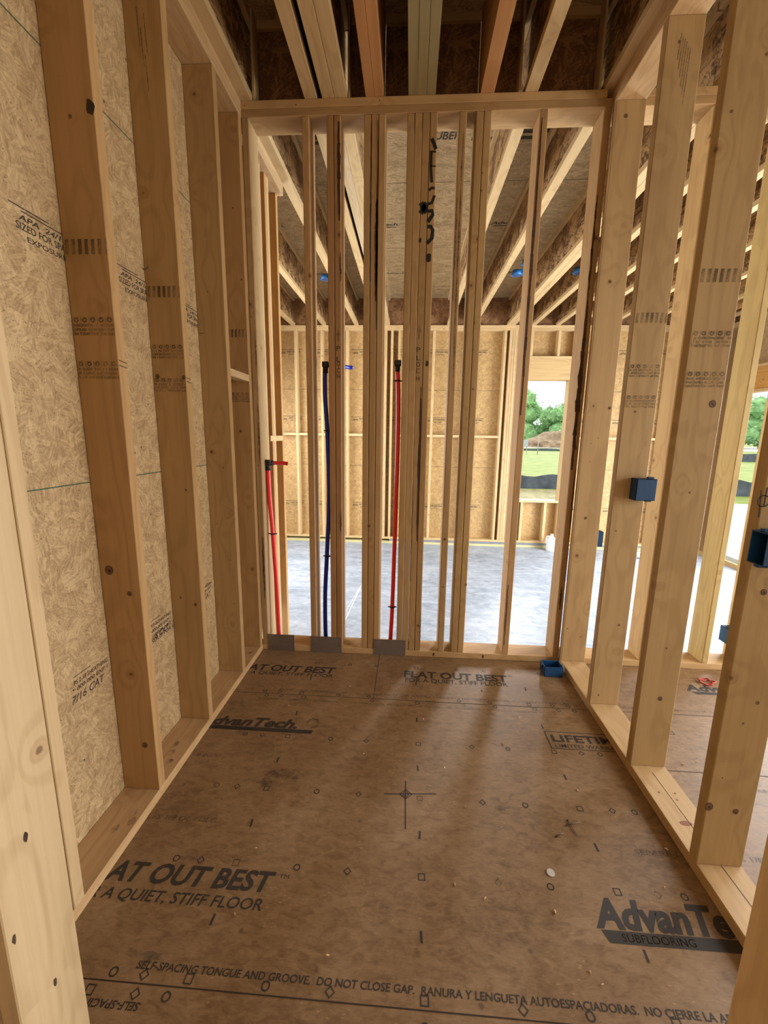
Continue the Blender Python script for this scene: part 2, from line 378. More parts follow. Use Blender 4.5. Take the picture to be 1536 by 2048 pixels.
# maker's mark near right, far left, and upside on the right-hand side
text(mb, fr, 'AdvanTech.', 1.490, -1.453, .505, .076, INK, .28, .040)
mb.poly([fr(1.512, -1.492), fr(2.0, -1.492), fr(2.0, -1.460), fr(1.500, -1.460)], INK); text(mb, fr, 'SUBFLOORING', 1.55, -1.486, .20, .020, FLOOR, .1)
text(mb, fr, 'AdvanTech.', -.085, -.714, .500, .058, INK, .28, .040)
mb.poly([fr(-.03, -.745), fr(.492, -.745), fr(.494, -.720), fr(-.03, -.720)], INK); text(mb, fr, 'SUBFLOORING', .02, -.742, .20, .016, FLOOR, .1)
stroke(mb, fr, [(.46, -.69), (.455, -.66), (.475, -.64), (.50, -.645), (.51, -.67)], .012, INK_FAINT); stroke(mb, fr, [(.48, -.705), (.505, -.69), (.515, -.665)], .014, INK_FAINT)
text(mb, fr, 'AdvanTech.', 2.497, -.236, .48, .058, INK, .28, .040)
mb.poly([fr(2.53, -.268), fr(3.0, -.268), fr(3.0, -.244), fr(2.515, -.244)], INK)
# warranty box
for a in ((1.593, -.640, 1.99, -.636), (1.593, -.750, 1.99, -.746), (1.591, -.750, 1.596, -.636)): rect(mb, fr, *a, INK)
text(mb, fr, 'LIFETIME', 1.612, -.702, .33, .044, INK, 0, .03); text(mb, fr, 'LIMITED WARRANTY', 1.614, -.739, .34, .022, INK, .05, .004)
text(mb, fr, 'SEPARE LOS PANELES 1/8 DE PULG.', -.29, -1.220, .553, .018, INK_FAINT, .1, .014)
text(mb, fr, 'SPACE PANELS 1/8 INCH', -.22, -.920, .352, .017, INK_FAINT, .1, .014)
text(mb, fr, 'SEPARE LOS PANELES 1/8', 1.715, -1.225, .42, .017, INK_FAINT, .1, .014)
text(mb, fr, 'SPACE PANELS', 2.20, -.93, .25, .017, INK_FAINT, .1, .014); text(mb, fr, 'DE PULG.', 2.25, -1.22, .16, .02, INK, .1, .004)
LONG = 'SELF-SPACING TONGUE AND GROOVE.  DO NOT CLOSE GAP.  RANURA Y LENGUETA AUTOESPACIADORAS.  NO CIERRE LA ABERTURA.'
text(mb, fr, LONG, .237, -1.639, 1.60, .0165, INK, .1, .018); text(mb, fr, LONG, .237, -.424, 1.56, .015, INK_FAINT, .1, .014)
text(mb, fr, LONG, .294, -1.703, 1.60, .0155, INK, .1, .018, True); text(mb, fr, LONG, 1.60, -.492, 1.45, .014, INK_FAINT, .1, .014, True)
text(mb, fr, LONG, 2.05, -.43, 1.5, .015, INK_FAINT, .1, .014)
# marker cross and ring
stroke(mb, fr, [(.852, -1.050), (.94, -1.043), (1.056, -1.034)], .0035, PENCIL); stroke(mb, fr, [(.936, -.981), (.936, -1.09), (.938, -1.192)], .0042, PENCIL)
ringp(mb, fr, .937, -1.044, .026, .0040, PENCIL, 4, .9); ringp(mb, fr, .937, -1.044, .013, .003, PENCIL, 6)
SMUDGE = ink('grey_smudge', (.05, .045, .045), .40, .70, .55, 40.)
for x, y, a, b in [(.45, -.99, .10, .03), (.38, -1.03, .06, .02), (.55, -.97, .05, .012), (.26, -1.615, .035, .012), (.22, -1.35, .03, .01), (1.30, -1.08, .03, .01)]:
    blob(mb, fr, x, y, a, b, SMUDGE, 16, .35)
tag(mb.build('floor'), 'brown printed subfloor panels with a black drawn cross in the middle', 'floor', kind='structure')
# ------------------------------------------------------------------ garage slab
ZS = -.45
mb = MB(); mb.box((-1.9, .14, ZS-.12), (5.62, 4.5, ZS), SLAB)
fr = frame((0, 0, ZS), (1, 0, 0), (0, 1, 0), .0008); CHALK = plain('chalk_line', (.72, .76, .80), .9)
stroke(mb, fr, [(.30, 1.1), (.37, 2.6), (.42, 4.0)], .010, CHALK); stroke(mb, fr, [(-.2, 3.1), (1.6, 3.2), (3.2, 3.25)], .006, CHALK); stroke(mb, fr, [(.22, .9), (.52, 4.2)], .005, CHALK)
tag(mb.build('floor_garage'), 'grey blue troweled concrete garage slab beyond the stud wall', 'floor', kind='structure')
# ------------------------------------------------------------------ left wall sheathing
def osb_text_left(mb):
    fr = frame((-SD, 0, 0), (0, 1, 0), (0, 0, 1), .0008)
    def z(z0, y0, y1, m): rect(mb, fr, y0, z0-.0018, y1, z0+.0018, m)
    z(1.213, -4.5, .72, GREEN); z(2.436, -4.5, .72, GREEN)
    for y0 in (-1.30, -.90, -.50, -.1):
        text(mb, fr, 'SIZED FOR SPACING', y0+.01, 1.911, .22, .018, INK, 0, .012); text(mb, fr, 'APA  24/16', y0+.02, 1.936, .16, .014, INK, .2, .02)
        text(mb, fr, 'EXPOSURE 1', y0+.04, 1.886, .15, .014, INK, 0, .01); rect(mb, fr, y0-.005, 1.966, y0+.12, 1.969, INK); rect(mb, fr, y0+.03, 1.957, y0+.18, 1.960, INK)
        text(mb, fr, '7/16 CAT', y0-.015, .514, .145, .026, INK, .25, .006); text(mb, fr, 'PS 2-18 SHEATHING', y0+.0, .574, .152, .014, INK, .2, .012)
        text(mb, fr, '000-000 EXP 1', y0+.01, .551, .14, .013, INK, .2, .012); rect(mb, fr, y0-.0, .600, y0+.075, .6025, INK)
    text(mb, fr, 'SOLO POR EJE CORTO', -.896, .505, .30, .017, INK, .1, .012); text(mb, fr, 'UNA VEZ AL SECAR', -.87, .529, .26, .014, INK, .1, .012)
    for k in range(40): blob(mb, fr, random.uniform(-1.5, .3), random.uniform(.1, 2.95), .003, .0045, SAP, 6, .3)
mb = MB(); mb.box((-SD-.012, -4.5, 0), (-SD, .73, H), OSB_X); osb_text_left(mb)
tag(mb.build('wall_left'), 'strand board sheathing with stamped printing behind the left studs', 'wall', kind='structure')
# ------------------------------------------------------------------ far garage wall sheathing with the window cut out
YG = 4.5; YS = YG+SD
wx0, wx1, wz0, wz1 = 2.735, 3.372, .352, 2.257
mb = MB()
for a, b in (((-1.9, ZS), (wx0, H)), ((wx1, ZS), (5.76, H)), ((wx0, ZS), (wx1, wz0)), ((wx0, wz1), (wx1, H))):
    mb.box((a[0], YS, a[1]), (b[0], YS+.012, b[1]), OSB_Y)
fr = frame((0, YS-.0, 0), (1, 0, 0), (0, 0, 1), .0015)
for z in (.86, 2.10):
    for a, b in ((-1.9, wx0), (wx1, 5.7)): rect(mb, fr, a, z-.002, b, z+.002, SEAM)
for x0 in [-1.25+.6*k for k in range(12)]:
    for z in (2.66, .16, 1.60):
        if wx0-.35 < x0 < wx1: continue
        text(mb, fr, 'APA', x0, z, .09, .03, INK, .2, .02); text(mb, fr, 'RATED SHEATHING', x0+.12, z+.02, .22, .024, INK, 0, .02); text(mb, fr, '7/16 CAT', x0+.14, z-.02, .14, .022, INK, 0, .01)
        rect(mb, fr, x0-.02, z+.06, x0+.36, z+.066, INK); rect(mb, fr, x0-.02, z-.045, x0+.36, z-.042, INK_FAINT)
tag(mb.build('wall_far'), 'yellow strand board of the far garage wall around the window', 'wall', kind='structure')
# right garage wall (large door opening), left garage wall, jog wall, side room wall
mb = MB(); mb.box((5.76, 4.165, ZS), (5.772, YS, H), OSB_X); mb.box((5.76, .1, 2.10), (5.772, 4.165, H), OSB_X); mb.box((5.76, -.1, ZS), (5.772, .35, H), OSB_X)
tag(mb.build('wall_right'), 'strand board of the right garage wall around the wide opening', 'wall', kind='structure')
mb = MB(); mb.box((-1.912, .73, ZS), (-1.9, YS, H), OSB_X); tag(mb.build('wall_garage_left'), 'strand board at the left end of the garage', 'wall', kind='structure')
mb = MB(); mb.box((-1.9, .73, ZS), (-SD-.012, .742, H), OSB_Y); tag(mb.build('wall_jog'), 'strand board return wall at the garage corner', 'wall', kind='structure')
mb = MB()
mb.box((5.6, -4.6, 0), (5.612, -3.4, H), OSB_X); mb.box((5.6, -1.2, 0), (5.612, .0, H), OSB_X); mb.box((5.6, -3.4, 2.4), (5.612, -1.2, H), OSB_X); mb.box((5.6, -3.4, 0), (5.612, -1.2, .4), OSB_X)
tag(mb.build('wall_side_room'), 'strand board wall of the side room', 'wall', kind='structure')
mb = MB(); mb.box((-.15, -4.612, 0), (5.6, -4.6, H), OSB_Y); tag(mb.build('wall_rear'), 'strand board wall behind the viewer', 'wall', kind='structure')
# boards overhead
mb = MB(); mb.box((-2.0, -4.6, SUB), (5.8, 4.75, SUB+.02), OSB_C)
fr = frame((0, 0, SUB), (1, 0, 0), (0, -1, 0), .0012)
for y in (1.52, 2.774, 4.04, .30, -.92, -2.14): rect(mb, fr, -1.9, -y-.002, 5.7, -y+.002, SEAM)
for x0 in (-.9, .28, 1.62, 2.9, 4.2):
    text(mb, fr, 'HUBER', x0+.7, -1.0, .24, .075, INK, .15, .02); rect(mb, fr, x0+1.02, -1.02, x0+1.6, -.985, INK)
    for k in range(4): rect(mb, fr, x0+1.05+k*.15, -.96, x0+1.14+k*.15, -.92, INK)
    text(mb, fr, 'AdvanTech.', x0+.05, -2.25, .42, .055, INK, .2, .02); rect(mb, fr, x0+.08, -2.29, x0+.44, -2.275, INK)
    text(mb, fr, 'SEPARE LOS PANELES 1/8', x0+.62, -2.2, .42, .02, INK_FAINT); text(mb, fr, 'SPACE PANELS 1/8 INCH', x0+.62, -2.25, .42, .02, INK_FAINT)
    text(mb, fr, 'AdvanTech.', x0+.25, -3.55, .38, .05, INK, .2, .02); text(mb, fr, 'LENGUETA', x0+.75, -3.52, .22, .02, INK_FAINT)
tag(mb.build('ceiling'), 'strand board decking overhead with dark stamped lettering', 'ceiling', kind='structure')
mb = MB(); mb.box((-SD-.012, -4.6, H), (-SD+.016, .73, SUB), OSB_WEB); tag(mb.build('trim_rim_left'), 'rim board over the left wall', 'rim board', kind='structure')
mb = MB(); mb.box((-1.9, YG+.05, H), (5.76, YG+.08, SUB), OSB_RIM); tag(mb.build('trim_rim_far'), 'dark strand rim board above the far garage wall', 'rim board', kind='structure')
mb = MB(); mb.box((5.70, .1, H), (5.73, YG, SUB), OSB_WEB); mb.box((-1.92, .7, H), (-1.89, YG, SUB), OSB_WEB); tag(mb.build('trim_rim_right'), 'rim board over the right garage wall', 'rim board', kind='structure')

# ------------------------------------------------------------------ LEFT WALL framing
def mk(lst): return lst
def knot(mb, fr, u, v, r=.012):
    if r < .0065: blob(mb, fr, u, v, r*.9, r, KNOT, 9, .15); return
    blob(mb, fr, u, v, r, r*1.15, KNOT, 12, .10)
    f2 = lambda a, b: fr(a, b)+(fr(1, 0)-fr(0, 0)).cross(fr(0, 1)-fr(0, 0))*.0002
    ringp(mb, f2, u, v, r*1.02, r*.16, SAP, 12, 1.15); blob(mb, f2, u+r*.1, v-r*.2, r*.35, r*.4, SAP, 7, .25)
LT = (1.0, .90, .80)
def left_stud(y, label, col, dec):
    def d(mb):
        fr = frame((-SD, y, 0), (1, 0, 0), (0, 0, 1), .0007); dec(mb, fr)
        f2 = frame((0, y, 0), (0, 1, 0), (0, 0, 1), .0007)
        for z in (1.60, 1.585): stroke(mb, f2, [(0.001, z), (.037, z-.004)], .0025, SAP) if y in (-1.1356, -.7326) else None
    return board('wall_stud', (-SD, y, T), (0, y+T, HS), 'z', label, 'stud', 'studs of the left wall', col, decals=d)
def dL1(mb, fr):
    stamp(mb, fr, .138, True, (1.70, 1.57)); knot(mb, fr, .034, .909, .014); knot(mb, fr, .099, .826, .008); knot(mb, fr, .099, .229, .010); knot(mb, fr, .066, 2.263, .006)
    blob(mb, fr, .128, 2.285, .012, .020, SAP, 11, .3)
def dL2(mb, fr):
    stamp(mb, fr, .138, True, (1.70, 1.57)); knot(mb, fr, .105, 1.136, .006); knot(mb, fr, .044, .647, .006); knot(mb, fr, .111, .616, .007); knot(mb, fr, .02, 1.603, .008); knot(mb, fr, .130, 1.600, .007)
    for x, z in ((.05, 2.86), (.06, 2.80), (.075, 2.84), (.07, 2.72)): stroke(mb, fr, [(x, z), (x+.004, z-.12)], .003, INK_FAINT)
def dL3(mb, fr):
    for x, z in ((.06, 2.05), (.09, 1.2), (.04, .9), (.1, .7), (.11, .45), (.05, .3)): knot(mb, fr, x, z, .0035)
def dL4(mb, fr):
    stamp(mb, fr, .138, True, (1.58,)); knot(mb, fr, .075, 1.39, .007); knot(mb, fr, .09, 2.55, .005); knot(mb, fr, .12, 2.2, .006)
left_stud(-1.547, 'left wall stud at the near end of the bottom plate, partly behind the doorway post', (1.02, .95, .85), lambda mb, fr: None)
left_stud(-1.1356, 'brown left wall stud with a large knot on its face, nearest full stud', (.86, .69, .49), dL1)
left_stud(-.7326, 'second full stud of the left wall, smooth face with ink stamps and small round knots', (.86, .72, .52), dL2)
left_stud(-.3264, 'left wall stud whose short block runs back to the corner stud, its face unstamped', (.82, .69, .50), dL3)
left_stud(-.0416, 'reddish left wall stud in the far corner with one round black hole', (.82, .64, .45), dL4)
board('bottom_plate', (-SD, -1.70, 0), (0, .0, T), 'y', 'wooden bottom plate along the left wall under its studs', 'plate', None, (.98, .84, .70),
      decals=lambda mb: [blob(mb, frame((0, 0, T), (1, 0, 0), (0, 1, 0)), x, y, .012, .018, SMUDGE, 11, .2) for x, y in ((-.06, -1.30), (-.035, -1.24), (-.02, -1.27), (-.06, -.95), (-.07, -.90), (-.05, -.86), (-.04, -1.0))])
board('top_plate', (-SD, -4.5, HS), (0, .73, HS+T), 'y', 'lower board of the double top plate on the left wall', 'plate', 'top plates', (.95, .84, .72))
board('top_plate', (-SD, -4.5, HS+T), (0, .73, H), 'y', 'upper board of the double top plate on the left wall, over the lower one', 'plate', 'top plates', (.97, .86, .74))
board('blocking', (-.065, -.3264+T, 1.665), (.0, -.0416, 1.665+T), 'y', 'short horizontal wood block between the last two studs of the left wall', 'block', None, (1.1, 1.05, .95))
# ------------------------------------------------------------------ FAR STUD WALL (y = 0)
def fstud(x0, x1, label, col=None, dec=None, grp='studs of the far wall', z0=T, z1=HS):
    d = (lambda mb: dec(mb, frame((0, 0, 0), (1, 0, 0), (0, 0, 1), .0008))) if dec else None
    return board('wall_stud', (x0+.0007, 0, z0), (x1-.0007, SD, z1), 'z', label, 'stud', grp, col, decals=d, bev=.0034)
def wane(mb, fr, x, z0, z1, w, m=None):
    n = 14; m = m or BARK; p = [(x+random.uniform(-.002, .002), z0+(z1-z0)*k/n) for k in range(n+1)]
    for k in range(n):
        a = w*(.4+.6*math.sin(math.pi*(k+.01)/n))*random.uniform(.6, 1.2); b = w*(.4+.6*math.sin(math.pi*(k+1)/n))*random.uniform(.6, 1.2)
        mb.poly([fr(p[k][0]-a/2, p[k][1]), fr(p[k][0]+a/2, p[k][1]), fr(p[k+1][0]+b/2, p[k+1][1]), fr(p[k+1][0]-b/2, p[k+1][1])], m)
def dA(mb, fr):
    wane(mb, fr, .028, 1.2, 1.55, .012, INK_FAINT); wane(mb, fr, .026, .35, .75, .010); wane(mb, fr, .03, 1.75, 1.9, .01, INK_FAINT); knot(mb, fr, .018, 1.19, .004); knot(mb, fr, .012, 2.02, .004)
def dC(mb, fr): knot(mb, fr, .322, 1.33, .005)
def dD(mb, fr): wane(mb, fr, .510, 2.50, 2.96, .018, SAP); wane(mb, fr, .517, 2.2, 2.35, .008); wane(mb, fr, .512, .80, .92, .007, SAP)
def letters(mb, fr, x, zs, s='PLOCH', h=.026, w=.020):
    for ch, z in zip(s, zs): text(mb, fr, ch, x-w/2, z-h/2, w, h, PENCIL, 0, 0)
def dD2(mb, fr):
    letters(mb, fr, .503, (1.854, 1.797, 1.771, 1.736, 1.704)); stroke(mb, fr, [(.494, 1.922), (.502, 1.952), (.513, 1.922)], .003, PENCIL); stroke(mb, fr, [(.502, 1.935), (.502, 1.892)], .003, PENCIL); dD(mb, fr)
def dE2(mb, fr): wane(mb, fr, .713, 1.95, 2.96, .008, SAP); wane(mb, fr, .711, 2.1, 2.6, .018, SAP); wane(mb, fr, .680, 2.2, 2.96, .007, SAP); knot(mb, fr, .684, .84, .008); knot(mb, fr, .688, 1.83, .004)
def dF3(mb, fr):
    letters(mb, fr, .952, (1.848, 1.805, 1.770, 1.736, 1.694)); stroke(mb, fr, [(.941, 1.940), (.952, 1.982), (.962, 1.940)], .003, PENCIL); stroke(mb, fr, [(.952, 1.955), (.952, 1.905)], .003, PENCIL)
    for p in ([(.943, 2.579), (.974, 2.531)], [(.974, 2.577), (.942, 2.528)]): stroke(mb, fr, p, .026, PAINT)
    blob(mb, fr, .944, 2.40, .006, .012, PAINT)
    wane(mb, fr, .973, .75, 1.65, .012, SAP); wane(mb, fr, .943, .5, 1.1, .004, SAP)
def dF4(mb, fr):
    for p, w in (([(.989, 2.872), (1.001, 2.849), (1.012, 2.823)], .018), ([(.982, 2.813), (1.013, 2.812)], .009), ([(.989, 2.81), (.989, 2.744), (.996, 2.672)], .014), ([(.988, 2.748), (1.014, 2.746)], .006),
                 ([(.982, 2.636), (.997, 2.647), (1.012, 2.645)], .013), ([(1.013, 2.612), (.999, 2.577), (.981, 2.573)], .014), ([(.981, 2.538), (1.003, 2.54), (1.007, 2.522), (.982, 2.487)], .018),
                 ([(.981, 2.464), (.998, 2.466), (1.009, 2.447), (1.006, 2.41), (.981, 2.384)], .019)): stroke(mb, fr, p, w, PAINT)
    blob(mb, fr, .992, 2.315, .015, .022, PAINT); wane(mb, fr, 1.001, 1.76, 1.79, .02, SAP); wane(mb, fr, 1.012, .05, .3, .004, SAP)
def dG(mb, fr): knot(mb, fr, 1.140, .77, .007); knot(mb, fr, 1.142, .47, .006); wane(mb, fr, 1.148, 1.7, 2.9, .012, INK_FAINT); wane(mb, fr, 1.13, 2.1, 2.6, .010, INK_FAINT)
def dH(mb, fr): knot(mb, fr, 1.254, 2.63, .005); knot(mb, fr, 1.254, 2.71, .004); knot(mb, fr, 1.252, 1.85, .004); knot(mb, fr, 1.262, 1.64, .006); ringp(mb, fr, 1.281, .49, .007, .003, SAP)
def dI(mb, fr): wane(mb, fr, 1.534, 1.5, 2.95, .016); wane(mb, fr, 1.535, .1, .5, .007)
def dJ(mb, fr): wane(mb, fr, 1.843, 1.2, 2.1, .026); wane(mb, fr, 1.841, 2.1, 2.6, .012); wane(mb, fr, 1.852, .35, .5, .012, SAP); knot(mb, fr, 1.853, 2.4, .008); wane(mb, fr, 1.865, .8, 1.2, .008)
BR = (.80, .66, .50)
fstud(0, .038, 'first stud of the far wall in the left corner, grey stained edge', (.78, .68, .54), dA)
fstud(.317, .355, 'single round-edged stud of the far wall standing behind the middle steel plate on its left', (.84, .66, .48), dC)
fstud(.446, .483, 'left stud of the dark double post marked in handwriting', (.70, .50, .34))
fstud(.4835, .520, 'right stud of the dark double post, handwritten letters running down its edge', (.66, .48, .33), dD2)
fstud(.641, .6775, 'left stud of the three-stud post in the far wall', (.80, .66, .48))
fstud(.678, .716, 'middle stud of the three-stud post, dark streak along its edge', (.76, .60, .42), dE2)
fstud(.7165, .754, 'right stud of the three-stud post in the far wall', (.88, .74, .56))
fstud(.863, .8995, 'leftmost stud of the four-stud post in the far wall', (.80, .66, .48))
fstud(.900, .939, 'second stud of the four-stud post, clean and unmarked', (.84, .70, .50))
fstud(.9395, .978, 'third stud of the four-stud post with handwritten letters running down it', (.78, .64, .46), dF3)
fstud(.9785, 1.016, 'rightmost stud of the four-stud post with black spray paint near its top', (.80, .66, .48), dF4)
fstud(1.125, 1.163, 'slim grey-streaked single stud right of the four-stud post', (.82, .70, .54), dG)
fstud(1.209, 1.2475, 'left stud of the pair standing close right of the slim grey-streaked stud', (.82, .70, .50))
fstud(1.248, 1.287, 'right stud of the pair, dotted with small black knots', (.86, .74, .54), dH)
fstud(1.525, 1.565, 'single stud in front of the left side of the window, dark bark patches up high', (.82, .66, .50), dI)
fstud(1.8345, 1.8725, 'last stud of the far wall in the right corner with bark-covered edge', (.74, .60, .44), dJ)
RG = 'studs of the side room wall'
fstud(2.355, 2.393, 'side room stud seen between the two middle studs of the right wall', (.95, .84, .62), grp=RG)
fstud(2.726, 2.763, 'greenish streaked side room stud seen right of the near right stud', (.92, .90, .62), lambda mb, fr: None, grp=RG)
fstud(2.940, 2.978, 'pale side room stud carrying a low blue box, at the right edge', (1.05, .98, .80), grp=RG)
fstud(3.51, 3.548, 'side room stud farthest right in the cross wall', (1, .9, .7), grp=RG)
fstud(1.95, 1.988, 'side room stud hidden close behind the corner of the right wall', (.95, .84, .62), grp=RG)
board('bottom_plate', (.0, 0, 0), (5.6, SD, T), 'x', 'bottom plate under the far stud wall, crossed by three steel plates', 'plate', None, (.98, .84, .66),
      decals=lambda mb: [wane(mb, frame((0, 0, 0), (1, 0, 0), (0, 0, 1)), x, .008, .03, .012, SAP) for x in (1.10, 1.41)])
board('top_plate', (.0, 0, HS), (W, SD, HS+T), 'x', 'lower board of the top plate across the far wall', 'plate', 'top plates', (.76, .62, .46))
board('top_plate', (.0, 0, HS+T), (W-.03, SD, H), 'x', 'upper board of the top plate across the far wall', 'plate', 'top plates', (.98, .84, .64),
      decals=lambda mb: [knot(mb, frame((0, 0, 0), (1, 0, 0), (0, 0, 1)), x, HS+T+z, .004) for x, z in ((.02, .015), (.29, .012), (.72, .02), (1.79, .02))])
board('top_plate', (W+SD+.002, 0, HS), (5.6, SD, HS+T), 'x', 'lower board of the top plate across the side room', 'plate', 'top plates', (.92, .78, .60))
board('top_plate', (W+SD+.002, 0, HS+T), (5.6, SD, H), 'x', 'upper board of the top plate across the side room', 'plate', 'top plates', (.98, .84, .64))
# ------------------------------------------------------------------ RIGHT WALL framing
def rstud(y, label, col, dec):
    def d(mb): dec(mb, frame((W, y, 0), (1, 0, 0), (0, 0, 1), .0007))
    return board('wall_stud', (W, y, T), (W+SD, y+T, HS), 'z', label, 'stud', 'studs of the right wall', col, decals=d)
def dR0(mb, fr):
    for x, z, r in ((.037, 1.552, .006), (.124, 1.542, .007), (.058, .93, .007), (.056, 2.178, .007), (.05, 2.92, .008), (.045, 1.35, .003), (.08, 1.38, .003), (.05, 1.25, .003), (.1, .2, .005), (.02, .25, .004)): knot(mb, fr, x, z, r)
def dR1(mb, fr):
    stamp(mb, fr, .138, True, (1.677, 1.545), -.028); knot(mb, fr, .052, 1.50, .005); knot(mb, fr, .04, .089, .005); knot(mb, fr, .097, .475, .006); knot(mb, fr, .03, .95, .004); knot(mb, fr, .05, 2.9, .006)
    for k in range(6): stroke(mb, fr, [(.055+k*.008, 2.93-.01*k), (.05+k*.008, 2.84-.03*k)], .003, INK_FAINT)
def dR2(mb, fr):
    stamp(mb, fr, .138, True, (1.723, 1.589), .0); knot(mb, fr, .108, 1.506, .011); knot(mb, fr, .08, .35, .008); knot(mb, fr, .075, 1.19, .004); knot(mb, fr, .11, 2.55, .005); knot(mb, fr, .03, 2.4, .005); knot(mb, fr, .075, .57, .004)
def dR3(mb, fr):
    for x, z, r in ((.088, .243, .008), (.006, .255, .012), (.048, .963, .008), (.06, .55, .004), (.03, .36, .003), (.09, .62, .006)): knot(mb, fr, x, z, r)
    stroke(mb, fr, [(-.018+.01, 1.250), (-.012+.01, 1.176)], .0035, PENCIL); stroke(mb, fr, [(.006, 1.258), (.006, 1.206)], .0035, PENCIL); ringp(mb, fr, .000+.003, 1.221, .017, .003, PENCIL, 14)
rstud(-.0425, 'right wall stud standing flat against the corner, dotted with small knots', (.86, .75, .58), dR0)
rstud(-.458, 'right wall stud carrying the blue box at mid height, bands of ink stamps above it', (.85, .76, .60), dR1)
rstud(-.8656, 'right wall stud with the large round knot below its ink stamps', (.85, .77, .61), dR2)
rstud(-1.2775, 'nearest stud of the right wall, a black knot hole near its foot', (.86, .78, .60), dR3)
def drp(mb):
    fr = frame((0, 0, T), (1, 0, 0), (0, 1, 0)); stroke(mb, fr, [(W+.07, -.9), (W+.075, -1.2), (W+.085, -1.6)], .002, SAP)
    for x, y in ((.04, -1.0), (.09, -1.03), (.1, -1.0)): knot(mb, fr, W+x, y, .004)
    wane(mb, frame((0, 0, T), (0, 1, 0), (1, 0, 0), -.0006), -1.13, W+.04, W+.08, .02, REDW)
REDW = plain('torn_grain', (.26, .10, .05), .8)
board('bottom_plate', (W, -1.74, 0), (W+SD, 0, T), 'y', 'wooden bottom plate under the right wall studs', 'plate', None, (1.0, .88, .72), decals=drp)
board('top_plate', (W, -4.5, HS), (W+SD, SD, HS+T), 'y', 'lower board of the top plate over the right wall', 'plate', 'top plates', (.98, .86, .72))
board('top_plate', (W-.0, -4.5, HS+T), (W+SD, SD, H), 'y', 'upper board of the top plate over the right wall', 'plate', 'top plates', (.90, .74, .56))
# ------------------------------------------------------------------ doorway posts at the near wall
def dpl(mb):
    fr = frame((.208, 0, 0), (0, 1, 0), (0, 0, 1), .0008)
    for y, z in ((-1.86, .9), (-1.83, .62), (-1.88, .45), (-1.82, .25)): blob(mb, fr, y, z, .004, .010, BARK, 8, .3)
PY = -1.755
board('doorway_post', (.208-T, PY-SD, 0), (.208, PY, HS), 'z', 'pale doorway post at the left edge, nearest to the viewer', 'post', None, (1.15, 1.12, 1.06), decals=dpl)
board('doorway_post', (.208-2*T-.001, PY-SD, 0), (.208-T-.001, PY, HS), 'z', 'second post tight behind the left doorway post', 'post', None, (1.05, 1, .9))
board('doorway_post', (1.602, PY-SD, 0), (1.602+T, PY, HS), 'z', 'pale rough-sawn doorway post at the bottom right corner', 'post', None, (1.42, 1.38, 1.28))
board('doorway_post', (1.603+T, PY-SD, 0), (1.603+2*T, PY, HS), 'z', 'second post tight behind the right doorway post', 'post', None, (1.05, 1, .9))
# ------------------------------------------------------------------ JOISTS
def ijoist(x, y0, y1, label, col=(1, .93, .78), w=.0635, grp='wood joists overhead'):
    e = empty('floor_joist', (x+w/2, (y0+y1)/2, H), label, 'joist', grp)
    for nm, z0 in (('bottom_flange', H), ('top_flange', SUB-T)):
        mb = MB(); mb.box((x, y0, z0), (x+w, y1, z0+T), WOOD['y'], .0015); o = mb.build(nm, e, None, col)
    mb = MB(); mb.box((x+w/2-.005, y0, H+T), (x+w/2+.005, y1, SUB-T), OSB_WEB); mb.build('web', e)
    return e
def beam(name, x0, x1, y0, y1, m, label, cat, grp):
    return board(name, (x0, y0, H), (x1, y1, SUB-.002), 'y', label, cat, grp, (1, 1, 1), m, bev=.0012)
NG = 'joists over the near room'
ijoist(-.006, -4.5, YG+.04, 'joist resting on the left wall top plate, running on into the garage')
ijoist(.335, -4.5, YG+.04, 'single joist left of the joist pair, over the left part of the room')
ijoist(.4255, -4.5, .10, 'left joist of the touching pair over the near room')
ijoist(.4905, -4.5, .10, 'right joist of the touching pair over the near room')
beam('laminated_beam', .648, .6935, -4.5, .10, LVL, 'left half of the orange double beam overhead', 'beam', 'orange beams')
beam('laminated_beam', .6945, .740, -4.5, .10, LVL, 'right half of the orange double beam overhead', 'beam', 'orange beams')
beam('treated_beam', .865, .9095, -4.5, .10, PSL, 'left ply of the olive brown triple beam overhead', 'beam', 'olive beam plies')
beam('treated_beam', .911, .9555, -4.5, .10, PSL, 'middle ply of the olive brown triple beam overhead', 'beam', 'olive beam plies')
beam('treated_beam', .957, 1.0015, -4.5, .10, PSL, 'right ply of the olive brown triple beam overhead', 'beam', 'olive beam plies')
beam('laminated_beam', 1.2245, 1.292, -4.5, .10, LVL, 'single orange beam right of the olive brown one', 'beam', 'orange beams')
ijoist(1.443, -4.5, YG+.04, 'pale joist between the orange beam and the right wall')
ijoist(1.826, -4.5, YG+.04, 'joist tight along the top of the right wall')
GG = 'garage joists'
beam('laminated_beam', .4255, .4895, .11, YG+.04, WOOD['y'], 'pale orange garage beam beside the two left garage joists', 'beam', 'orange beams')
ijoist(.4905, .11, YG+.04, 'garage joist touching the orange garage beam', w=.064)
for x, lab in ((-1.02, 'garage joist farthest left'), (-.52, 'garage joist second from the left, above the short wall end'), (2.36, 'left joist of the wide garage pair behind the right corner stud'), (2.4245, 'right joist of the wide garage pair behind the right corner stud'),
               (2.735, 'garage joist above the left side of the window'), (3.10, 'garage joist above the right side of the window'), (3.39, 'garage joist just right of the window'), (3.865, 'garage joist seen between the two middle right wall studs, upper'),
               (4.35, 'garage joist seen between the right wall studs, middle one'), (4.835, 'garage joist seen between the right wall studs, lower one'), (5.34, 'garage joist farthest right along the right garage wall')):
    ijoist(x, SD-.05 if x > 0 else .76, YG+.04, lab)
beam('laminated_beam', 5.12, 5.17, .11, YG+.04, LVL, 'thin bright orange beam near the right garage wall', 'beam', 'orange beams')
